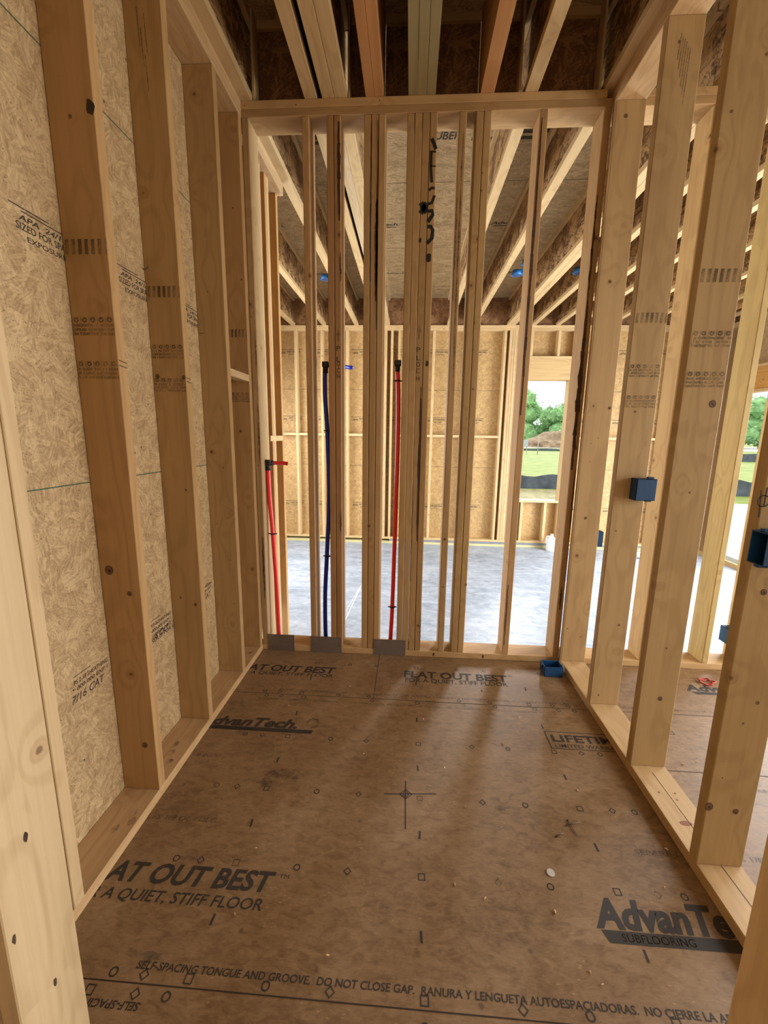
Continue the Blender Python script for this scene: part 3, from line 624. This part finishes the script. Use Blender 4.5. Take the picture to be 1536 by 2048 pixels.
for x, lab in ((2.36, 'side room joist nearest the right wall'), (2.84, 'second side room joist'), (3.32, 'third side room joist'), (3.8, 'fourth side room joist')): ijoist(x, -4.5, .08, lab)
# blocking panels and squash blocks over the far stud wall
gaps = [(.0595, .333), (.5565, .646), (.742, .863), (1.0035, 1.2225), (1.294, 1.441), (1.509, 1.824)]
nm = ['left of the pair of joists', 'between the joist pair and the orange beam', 'between the orange and the olive beam', 'between the olive and the single orange beam', 'left of the pale joist', 'right of the pale joist']
for (a, b), n_ in zip(gaps, nm):
    e = empty('joist_blocking', ((a+b)/2, .11, H), 'dark strand board blocking over the far wall, '+n_, 'blocking', 'blocking over the far wall')
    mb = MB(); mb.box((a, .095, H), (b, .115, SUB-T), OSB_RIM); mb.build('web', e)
    mb = MB(); mb.box((a, .075, SUB-T), (b, .135, SUB), WOOD['x'], .001); mb.build('top_flange', e, None, (.9, .78, .6))
for x, y, lab in ((.060, 0.01, 'upright squash block beside the left rim joist'), (.556, .01, 'upright squash block beside the joist pair'), (1.412, .01, 'upright squash block beside the pale joist'), (1.800, .01, 'upright squash block beside the right wall joist')):
    board('squash_block', (x, y, H), (x+.012, y+.07, SUB-.002), 'z', lab, 'block', 'squash blocks', (1.0, .92, .75), bev=.001)
# ------------------------------------------------------------------ SHORT GARAGE WALL (left) framing
SX = -.04
SG = 'studs of the short garage wall'
for y0, y1, lab, c in ((.215, .253, 'first pale stud of the short garage wall past the corner', (1.1, 1.0, .85)), (.340, .378, 'second stud of the short garage wall', (1.15, 1.08, .92)), (.455, .493, 'third stud of the short garage wall, reddish edge', (.95, .72, .5)),
                       (.495, .533, 'fourth stud of the short garage wall with small nail marks', (1.1, 1.0, .85)), (.684, .722, 'end stud of the short garage wall, orange brown face', (.98, .74, .46))):
    board('wall_stud', (SX-.098, y0, -.40), (SX, y1, HS), 'z', lab, 'stud', SG, c)
board('bottom_plate', (SX-.098, .14, ZS), (SX, .722, -.40), 'y', 'bottom plate under the short garage wall', 'plate')
board('blocking', (SX-.035, .40, 1.325), (SX+.005, .684, 1.363), 'y', 'small pale block near the end of the short garage wall', 'block', None, (1.15, 1.08, .9))
# ------------------------------------------------------------------ FAR GARAGE WALL framing
zb = -.34
def gstud(x0, lab, z0=zb, z1=HS, col=None, x1=None):
    board('wall_stud', (x0, YG, z0), (x1 or x0+T, YG+SD-.001, z1), 'z', lab, 'stud', 'studs of the far garage wall', col or (1.08, 1.0, .84))
for x, lab in ((-1.37, 'far garage wall stud hidden left'), (-.975, 'leftmost visible stud of the far garage wall'), (-.55, 'far garage wall stud behind the round-edged stud'), (-.138, 'far garage wall stud right of the blue pipe'),
               (.479, 'far garage wall stud at the left of the narrow dark pocket'), (.575, 'far garage wall stud in the middle of the narrow dark pocket'), (.690, 'far garage wall stud at the right of the narrow dark pocket'),
               (1.235, 'far garage wall stud behind the stud pair'), (1.78, 'far garage wall stud left of the window post'), (2.334, 'far garage wall stud standing apart left of the window post'), (3.81, 'far garage wall stud right of the window'), (4.44, 'far garage wall stud between window and corner'), (4.85, 'far garage wall stud seen through the right wall'), (5.25, 'far garage wall stud near the right corner'), (5.56, 'far garage wall corner stud')):
    gstud(x, lab)
for k in range(5): gstud(2.416+k*.0405, 'stud %s of the five-stud post left of the window' % ['one, leftmost', 'two', 'three, in the middle', 'four', 'five, rightmost'][k], col=[(1.05, .95, .8), (1, .9, .75), (1.1, 1, .85), (1.02, .9, .72), (1.08, 1, .86)][k])
gstud(wx0-.1-.0155, 'king stud on the left of the window'); gstud(wx0-T-.0005, 'jack stud on the left of the window', z1=wz1)
gstud(wx1+.0005, 'jack stud on the right of the window', z1=wz1); gstud(wx1+T+.001, 'king stud on the right of the window')
for x, s in ((2.74, 'left'), (3.15, 'middle')):
    gstud(x, 'short cripple stud above the window header, '+s, 2.615); gstud(x+(.0 if s == 'middle' else .03), 'short cripple stud below the window sill, '+s, zb, wz0-T)
board('window_sill', (wx0, YG-.005, wz0-T), (wx1, YG+SD, wz0), 'x', 'pale rough sill board under the window opening', 'sill', None, (1.1, 1.05, .95))
board('window_header', (wx0-T, YG+.001, wz1), (wx1+T, YG+.08, 2.575), 'x', 'wide wooden header board above the window', 'header', None, (1.0, .88, .66))
board('header_plate', (wx0-T, YG, 2.575), (wx1+T, YG+SD-.002, 2.613), 'x', 'thin flat board lying on top of the window header', 'plate', None, (1.05, .98, .82))
for a, b, lab in ((-1.33, -.975, 'far left'), (-.935, -.55, 'left of the round-edged stud'), (-.51, -.138, 'behind the blue pipe'), (-.10, .479, 'left of the dark pocket'), (.73, 1.235, 'behind the four-stud post'), (1.275, 1.78, 'right of the four-stud post'), (1.82, 2.334, 'left of the window post'), (3.45, 3.81, 'right of the window'), (3.85, 4.44, 'right part'), (4.48, 4.85, 'seen through the right wall'), (4.89, 5.25, 'near the right corner')):
    board('blocking', (a, YG+.003, 1.350), (b, YG+.09, 1.388), 'x', 'horizontal block in the far garage wall, '+lab, 'block', 'blocks in the far garage wall', (1.12, 1.05, .9))
board('top_plate', (-1.88, YG, HS), (5.74, YG+SD-.002, HS+T), 'x', 'lower board of the top plate on the far garage wall', 'plate', 'top plates', (1.05, .95, .78))
board('top_plate', (-1.88, YG, HS+T), (5.74, YG+SD-.002, H), 'x', 'upper board of the top plate on the far garage wall', 'plate', 'top plates', (1.1, 1.0, .85))
board('bottom_plate', (-1.88, YG, -.375), (5.74, YG+SD-.002, zb), 'x', 'bottom plate of the far garage wall', 'plate', None, (1.05, .98, .8))
board('sill_plate', (-1.88, YG-.012, ZS), (5.6, YG+SD-.002, -.412), 'x', 'greenish treated sill board on the slab edge under the far garage wall', 'plate', None, (1, 1, 1), OLIVE)
mb = MB(); mb.box((.6, YG-.008, -.412), (5.6, YG+SD-.002, -.376), CONC_D); tag(mb.build('trim_curb'), 'dark grey strip between the sill board and the far garage wall', 'trim', kind='structure')
# right garage wall framing with the door opening
XR = 5.62
for y, z1, lab in ((4.42, HS, 'right garage wall stud in the far corner'), (4.26, HS, 'right garage wall stud before the opening'), (4.206, HS, 'king stud of the garage opening'), (4.166, 2.03, 'jack stud of the garage opening'), (.30, HS, 'near king stud of the garage opening')):
    board('wall_stud', (XR, y, -.41), (XR+SD, y+T, z1), 'z', lab, 'stud', 'studs of the right garage wall', (1.05, .92, .7))
board('garage_header', (XR+.01, .30, 2.07), (XR+.10, 4.20, 2.36), 'y', 'orange brown header beam over the garage opening', 'header', None, (1.05, .74, .36))
board('header_plate', (XR, .30, 2.032), (XR+SD, 4.20, 2.069), 'y', 'flat board under the garage opening header', 'plate', None, (1.1, .98, .8)); board('header_plate', (XR, .34, 2.362), (XR+SD, 4.20, 2.40), 'y', 'pale flat board on top of the garage opening header', 'plate', None, (1.15, 1.08, .95))
board('top_plate', (XR, .1, HS), (XR+SD, YG, H), 'y', 'top plate of the right garage wall', 'plate', 'top plates', (1.05, .95, .78))
board('form_board', (XR, .35, ZS-.08), (XR+.04, 4.48, -.38), 'y', 'low board along the slab edge at the garage opening', 'board', None, (1.1, 1.0, .75))
# ------------------------------------------------------------------ steel nail plates
def nplate(x0, x1, z1, lab):
    mb = MB(); mb.box((x0, -.0035, .001), (x1, -.0015, z1), STEEL, .0005)
    fr = frame((0, -.0035, 0), (1, 0, 0), (0, 0, 1), .0006)
    for x in (x0+.008, x1-.008):
        for z in (z1-.008, .05, .012): ringp(mb, fr, x, z, .0025, .002, SAP, 6)
    tag(mb.build('nail_plate', None, ((x0+x1)/2, 0, 0)), lab, 'steel plate', 'steel nail plates on the far wall')
nplate(.036, .209, .110, 'steel nail plate at the left corner of the far bottom plate'); nplate(.315, .514, .108, 'middle steel nail plate, below the blue pipe'); nplate(.722, .922, .107, 'right steel nail plate, below the long red pipe')
# ------------------------------------------------------------------ pipes
def smooth(pts, n=8):
    P = [Vector(p) for p in pts]; out = []
    for i in range(len(P)-1):
        a, b, c, d = P[max(i-1, 0)], P[i], P[i+1], P[min(i+2, len(P)-1)]
        for k in range(n):
            t = k/n; out.append(.5*((2*b)+(c-a)*t+(2*a-5*b+4*c-d)*t*t+(-a+3*b-3*c+d)*t**3))
    return out+[P[-1]]
def pipe(pts, top, stub, m, lab, clips, r=.0132, nail=False):
    e = empty('water_pipe', pts[0], lab, 'pipe', 'plastic water pipes')
    mb = MB(); mb.tube(smooth(pts), r, m, 12); mb.build('riser', e)
    t = Vector(top)
    mb = MB(); mb.tube([t-Vector((0, 0, .045)), t], .0155, BLK, 12); mb.box(t-Vector((.018, .016, .012)), t+Vector((.020, .020, .020)), BLK, .004)
    s = Vector(stub[0]); d = (s-t).normalized(); mb.tube([t, t+d*.035], .0155, BLK, 12); mb.build('elbow', e)
    mb = MB(); mb.tube(smooth([t+d*.02]+[Vector(q) for q in stub]), r*.92, m, 12); mb.build('stub', e)
    for c in clips:
        mb = MB(); c = Vector(c); mb.tube([c-Vector((0, 0, .004)), c+Vector((0, 0, .004))], .0175, BLK, 12); mb.box(c+Vector((-.027, -.004, -.003)), c+Vector((.027, .004, .003)), BLK, .001); mb.build('clip', e)
    return e
py = .075
pipe([(.088, py, .039), (.084, py, .10), (.078, py, .40), (.066, py, .75), (.053, py, .98), (.050, py, 1.17)], (.050, py, 1.200), [(.13, .10, 1.20), (.165, .11, 1.195)], PEXR, 'short bent red pipe in the left corner of the far wall', [(.0665, py, .755)])
pipe([(.402, py, .039), (.396, py, .10), (.396, py, .35), (.410, py, .62), (.428, py, 1.0), (.420, py, 1.4), (.409, py, 1.6), (.410, py, 1.75)], (.413, py, 1.775), [(.45, .18, 1.79), (.50, .30, 1.80), (.535, .33, 1.80)], PEXB, 'dark blue water pipe against the dark double post', [(.4125, py, .62), (.425, py, 1.40)])
pipe([(.822, py, .039), (.826, py, .15), (.831, py, .30), (.839, py, .8), (.845, py, 1.3), (.843, py, 1.6), (.834, py, 1.77)], (.835, py, 1.785), [(.835, .13, 1.788), (.835, .17, 1.785)], PEXR, 'long red pipe between the three-stud and four-stud posts', [(.831, py, .295), (.838, py, 1.69)])
# ------------------------------------------------------------------ outlet boxes
def obox(a, b, openax, lab, m=BLUE):
    """hollow single gang box; openax is the open side, e.g. '+x'"""
    e = empty('outlet_box', tuple((p+q)/2 for p, q in zip(a, b)), lab, 'electrical box', 'blue electrical boxes')
    t = .003; mb = MB(); ax = 'xyz'.index(openax[1]); pos = openax[0] == '+'
    for k in range(3):
        for side in (0, 1):
            if k == ax and side == (1 if pos else 0): continue
            lo, hi = list(a), list(b)
            if side: lo[k] = b[k]-t
            else: hi[k] = a[k]+t
            mb.box(lo, hi, m, .0006)
    mb.build('shell', e)
    # nail ears and screw tabs
    mb = MB(); others = [k for k in range(3) if k != ax]; lng = max(others, key=lambda k: b[k]-a[k]); sh = [k for k in others if k != lng][0]
    for side in (0, 1):
        lo, hi = list(a), list(b); mid = (a[sh]+b[sh])/2; lo[sh] = mid-.008; hi[sh] = mid+.008
        if side: lo[lng] = b[lng]; hi[lng] = b[lng]+.008
        else: hi[lng] = a[lng]; lo[lng] = a[lng]-.008
        if pos: lo[ax] = b[ax]-.030; hi[ax] = b[ax]-.004
        else: hi[ax] = a[ax]+.030; lo[ax] = a[ax]+.004
        mb.box(lo, hi, m, .001)
    mb.build('mounting_tab', e)
    return e
obox((1.944, -.514, 1.105), (2.030, -.4585, 1.203), '+x', 'blue electrical box on a right wall stud at mid height')
obox((1.860, -1.334, 1.052), (1.940, -1.278, 1.142), '-x', 'blue electrical box cut by the right edge of the photo', BLUE)
obox((1.737, -.165, .0), (1.842, -.085, .062), '+z', 'empty blue electrical box lying open on the floor in the right corner')
obox((1.989, .03, .745), (2.075, .10, .835), '+y', 'dark blue electrical box in a gap behind the right wall, by the corner')
obox((2.875, .02, .155), (2.9395, .10, .250), '-y', 'dark blue electrical box low on a pale side room stud')
def cbox(x, y, z, r, lab):
    e = empty('ceiling_box', (x, y, z), lab, 'electrical box', 'round ceiling boxes')
    mb = MB(); mb.tube([(x, y, z), (x, y, z+.05)], [r, r*.94], BLUE2, 16); mb.build('shell', e)
    mb = MB(); mb.box((x-r-.012, y-.01, z), (x+r+.012, y+.01, z+.008), BLUE2, .002); mb.box((x+r*.7, y-.025, z+.01), (x+r+.02, y+.025, z+.06), BLUE2, .003); mb.build('bracket', e)
    mb = MB(); mb.tube([(x, y, z-.0006), (x, y, z+.002)], r*.8, BLUE, 14); mb.build('interior', e)
cbox(-.13, 2.85, 3.17, .052, 'round blue ceiling box seen left of the dark double post')
cbox(2.055, 2.70, 3.15, .052, 'first of two blue ceiling boxes side by side, the lower one'); cbox(2.09, 2.40, 3.15, .052, 'second of two blue ceiling boxes side by side, the upper one')
cbox(2.70, 2.62, 3.14, .055, 'round blue ceiling box beside the last stud in the right corner')
# ------------------------------------------------------------------ small things on the floor
def jug(x, y, z):
    e = empty('plastic_jug', (x, y, z), 'white plastic jug on the slab under the window', 'jug')
    mb = MB(); prof = [(.0, .072), (.01, .078), (.17, .078), (.21, .060), (.235, .026), (.26, .022)]
    mb.tube([(x, y, z+h) for h, r in prof], [r for h, r in prof], WHITE, 18); mb.build('body', e)
    mb = MB(); mb.tube([(x, y, z+.26), (x, y, z+.28)], .024, WHITE, 14); mb.build('cap', e)
    mb = MB(); mb.tube(smooth([(x-.024, y, z+.24), (x-.075, y, z+.235), (x-.088, y, z+.17), (x-.075, y, z+.12)]), .010, WHITE, 8); mb.build('handle', e)
jug(3.26, 4.33, ZS)
mb = MB()
bmesh.ops.create_icosphere(mb.bm, subdivisions=3, radius=.07)
for v in mb.bm.verts: v.co = Vector((v.co.x*1.2, v.co.y, v.co.z*.7))*(1+random.uniform(-.25, .25)); v.co.z = max(v.co.z, -.045)
mb.mats = [WHITE]; o = mb.build('plastic_scrap'); o.location = (4.55, 4.05, ZS+.045); tag(o, 'crumpled white plastic scrap on the garage slab', 'scrap')
mb = MB(); mb.tube([(1.407, -1.310, .0005), (1.407, -1.310, .003)], .0125, COIN, 24); tag(mb.build('metal_slug', None, (1.407, -1.31, 0)), 'small round pale metal slug lying on the floor', 'metal slug')
chips = [(1.619, -.977), (1.383, -1.425), (1.376, -.738), (1.095, -1.369), (1.182, -1.403), (1.448, -1.587), (1.427, -1.563), (.434, -1.301), (.444, -1.498), (.733, -1.577), (1.162, -1.087), (1.294, -1.38), (.62, -.36), (.85, -.33), (.33, -.55), (1.75, -1.33), (1.83, -1.2),
         (2.13, -.80), (2.2, -.78), (2.28, -.82), (2.15, -.92), (2.25, -1.28), (2.32, -1.22), (2.3, -1.33), (2.42, -1.3), (1.02, -.6), (1.5, -.55), (.75, -.85), (1.1, -.9), (1.35, -.33)]
for x, y in chips:
    mb = MB(); a = random.uniform(0, 3.1); s = random.uniform(.003, .0065); d = Vector((math.cos(a), math.sin(a), 0))*s; n_ = Vector((-d.y, d.x, 0))*.35; c = Vector((x, y, .0012))
    p = [c-d, c-n_, c+d, c+n_]; q = [v+Vector((0, 0, .002+random.uniform(0, .003))) for v in p]
    mb.poly(p[::-1], CHIP); mb.poly(q, CHIP)
    for k in range(4): mb.poly([p[k], p[(k+1) % 4], q[(k+1) % 4], q[k]], CHIP)
    zone = ('on the side room floor beyond the right wall studs', 'side room floor') if x > 1.9 else ('on the front half of the brown floor', 'front half of the floor') if y < -1.2 else ('around the middle of the brown floor', 'middle of the floor') if y < -.8 else ('on the far part of the brown floor', 'far part of the floor')
    tag(mb.build('wood_chip', None, (x, y, 0)), 'tiny pale wood chip lying '+zone[0], 'wood chip', 'wood chips on the '+zone[1])
def nail(p, q, lab, r=.0018):
    mb = MB(); p, q = Vector(p), Vector(q); mb.tube([p, q], [r, r*.6], NAIL, 8); mb.tube([p-(q-p).normalized()*.001, p], r*2.2, NAIL, 10); tag(mb.build('nail', None, p), lab, 'nail', 'loose and protruding nails')
nail((1.52, -1.135, .003), (1.575, -1.118, .003), 'loose nail on the floor right of the drawn cross'); nail((1.530, -1.115, .003), (1.545, -1.175, .003), 'loose nail crossing another right of the drawn cross')
nail((1.47, -1.18, .002), (1.50, -1.165, .002), 'short loose nail beside the torn floor patch')
nail((-.133, -.735, 2.005), (-.095, -.775, 2.0), 'nail sticking out of the second full left stud'); nail((-.12, -.33, 1.86), (-.09, -.36, 1.855), 'nail sticking out of the unstamped left stud')
mb = MB()
for k in range(5):
    a = k*1.3; mb.tube([(2.66+.03*math.cos(a), -.15+.02*math.sin(a), .004), (2.66+.05*math.cos(a+1), -.15+.035*math.sin(a+1), .012), (2.66+.03*math.cos(a+2), -.15+.03*math.sin(a+2), .004)], .004, REDM, 6)
tag(mb.build('plastic_scrap', None, (2.66, -.15, 0)), 'small red scrap lying on the side room floor', 'scrap')
# ------------------------------------------------------------------ OUTSIDE
ZG = -.7
mb = MB(); mb.box((-300, 4.9, ZG-.2), (300, 400, ZG), GRASS); mb.box((5.9, -60, ZG-.2), (300, 4.9, ZG), GRASS); tag(mb.build('ground'), 'bright green field outside the window', 'ground', kind='structure')
mb = MB(); mb.box((-20, 4.9, ZG), (7.8, 14.5, ZG+.02), STRAW); tag(mb.build('ground_straw'), 'pale straw covered soil just outside the window', 'ground', kind='structure')
mb = MB(); mb.box((6.4, -10, ZG), (13.0, 11.0, ZG+.12), DRIVE); tag(mb.build('ground_drive'), 'white gravel strip outside the garage opening', 'ground', kind='structure')
mb = MB(); mb.box((-100, 78, ZG), (300, 120, ZG+.03), DRIVE); tag(mb.build('ground_road'), 'pale road strip across the field', 'ground', kind='structure')
def silt(x0, x1, y, h, lab, wav=.04, n=24):
    e = empty('silt_fence', (x0, y, ZG), lab, 'fence'); mb = MB(); prev = None
    for k in range(n+1):
        x = x0+(x1-x0)*k/n; zt = ZG+h*(1+.12*math.sin(k*1.3))-.03*abs(math.sin(k*math.pi/4)); yy = y+wav*math.sin(k*.9)
        if prev:
            px_, pz, pyy = prev
            mb.poly([(px_, pyy, ZG), (x, yy, ZG), (x, yy, zt), (px_, pyy, pz)], FENCE); mb.poly([(px_, pyy+.01, ZG), (x, yy+.01, ZG), (x, yy+.01, zt), (px_, pyy+.01, pz)], FENCE)
        prev = (x, zt, yy)
    mb.build('fabric', e)
    for k in range(0, n+1, 6):
        x = x0+(x1-x0)*k/n; mb = MB(); mb.box((x-.02, y-.07, ZG), (x+.02, y-.03, ZG+h*1.25), STAKE, .003); mb.build('stake', e)
silt(3.0, 11.0, 14.8, .56, 'black silt fence crossing the view through the window'); silt(12.6, 20.0, 13.8, .60, 'black silt fence seen through the garage opening')
silt(26.0, 60.0, 40.0, .75, 'farther dark silt fence in the field through the garage opening', .1); silt(10., 34., 62., .35, 'thin distant silt fence behind the green field', .1)
mb = MB(); n = 30
bmesh.ops.create_icosphere(mb.bm, subdivisions=4, radius=1.)
from mathutils import noise as mnoise
for v in mb.bm.verts:
    k = 1+.22*mnoise.noise(v.co*3)+.08*mnoise.noise(v.co*11); v.co = Vector((v.co.x*9.5*k, v.co.y*4*k, max(v.co.z, -.05)*3.3*k))
mb.mats = [DIRT]; o = mb.build('dirt_mound'); o.location = (33.5, 84., ZG); tag(o, 'reddish dirt mound beyond the green field', 'mound')
mb = MB(); mb.tube([(16.4, 50, ZG), (16.4, 50, 1.15)], .05, STAKE, 8); tag(mb.build('marker_post', None, (16.4, 50, ZG)), 'thin upright post in front of the dirt mound', 'post')
e = empty('utility_cabinet', (14.9, 50, ZG), 'small grey utility cabinet on posts by the road', 'cabinet'); mb = MB(); mb.box((14.55, 49.8, .15), (15.15, 50.1, .95), plain('grey_cabinet', (.35, .38, .40), .6), .02); mb.build('body', e)
for x in (14.62, 15.02):
    mb = MB(); mb.box((x, 49.9, ZG), (x+.07, 50, .15), STAKE, .005); mb.build('leg', e)
def tree(x, y, h, w, lab, seed):
    rnd = random.Random(seed); e = empty('tree', (x, y, ZG), lab, 'tree', 'trees beyond the field')
    mb = MB(); mb.tube([(x, y, ZG), (x+.1, y, ZG+h*.3), (x-.1, y, ZG+h*.6)], [.35, .28, .15], TRUNK, 8); mb.build('trunk', e)
    mb = MB(); i = mb.mi(LEAF)
    lobes = [(rnd.gauss(0, w*.26), rnd.gauss(0, w*.2), h*rnd.uniform(.10, .82), w*rnd.uniform(.16, .30)) for _ in range(22)]
    for lx, ly, lz, lr in lobes:
        for _ in range(150):
            d = Vector((rnd.gauss(0, 1), rnd.gauss(0, 1), rnd.gauss(0, 1))).normalized()*lr*rnd.uniform(.6, 1.05); c = Vector((x+lx, y+ly, ZG+lz))+d
            a = Vector((rnd.gauss(0, 1), rnd.gauss(0, 1), rnd.gauss(0, 1))).normalized()*rnd.uniform(.18, .42); b = a.orthogonal().normalized()*a.length*.7
            mb.bm.faces.new([mb.bm.verts.new(c-a), mb.bm.verts.new(c+b), mb.bm.verts.new(c+a), mb.bm.verts.new(c-b)]).material_index = i
        m4 = Matrix.Translation((x+lx, y+ly, ZG+lz)) @ Matrix.Scale(lr*.8, 4); bmesh.ops.create_icosphere(mb.bm, subdivisions=1, radius=1, matrix=m4)
    o = mb.build('crown', e)
TL = ['leafy tree left of the window view', 'tall rounded tree over the dirt mound', 'leafy tree at the right side of the window view', 'distant tree behind the right window jamb', 'distant tree right of the window', 'distant tree hidden by the right wall',
      'tree at the left of the garage opening view', 'tall tree filling the garage opening view', 'tree at the right of the garage opening view', 'tree at the far right beyond the opening']
for k, (x, y, h, w) in enumerate([(31, 118, 16.5, 13), (42, 112, 15.2, 12), (50, 118, 12.5, 11), (60, 112, 12, 12), (70, 108, 12, 12), (80, 104, 13, 12), (88, 98, 13, 12), (96, 92, 14, 12), (103, 86, 14, 12), (111, 80, 14, 12)]): tree(x, y, h, w, TL[k], 40+k)
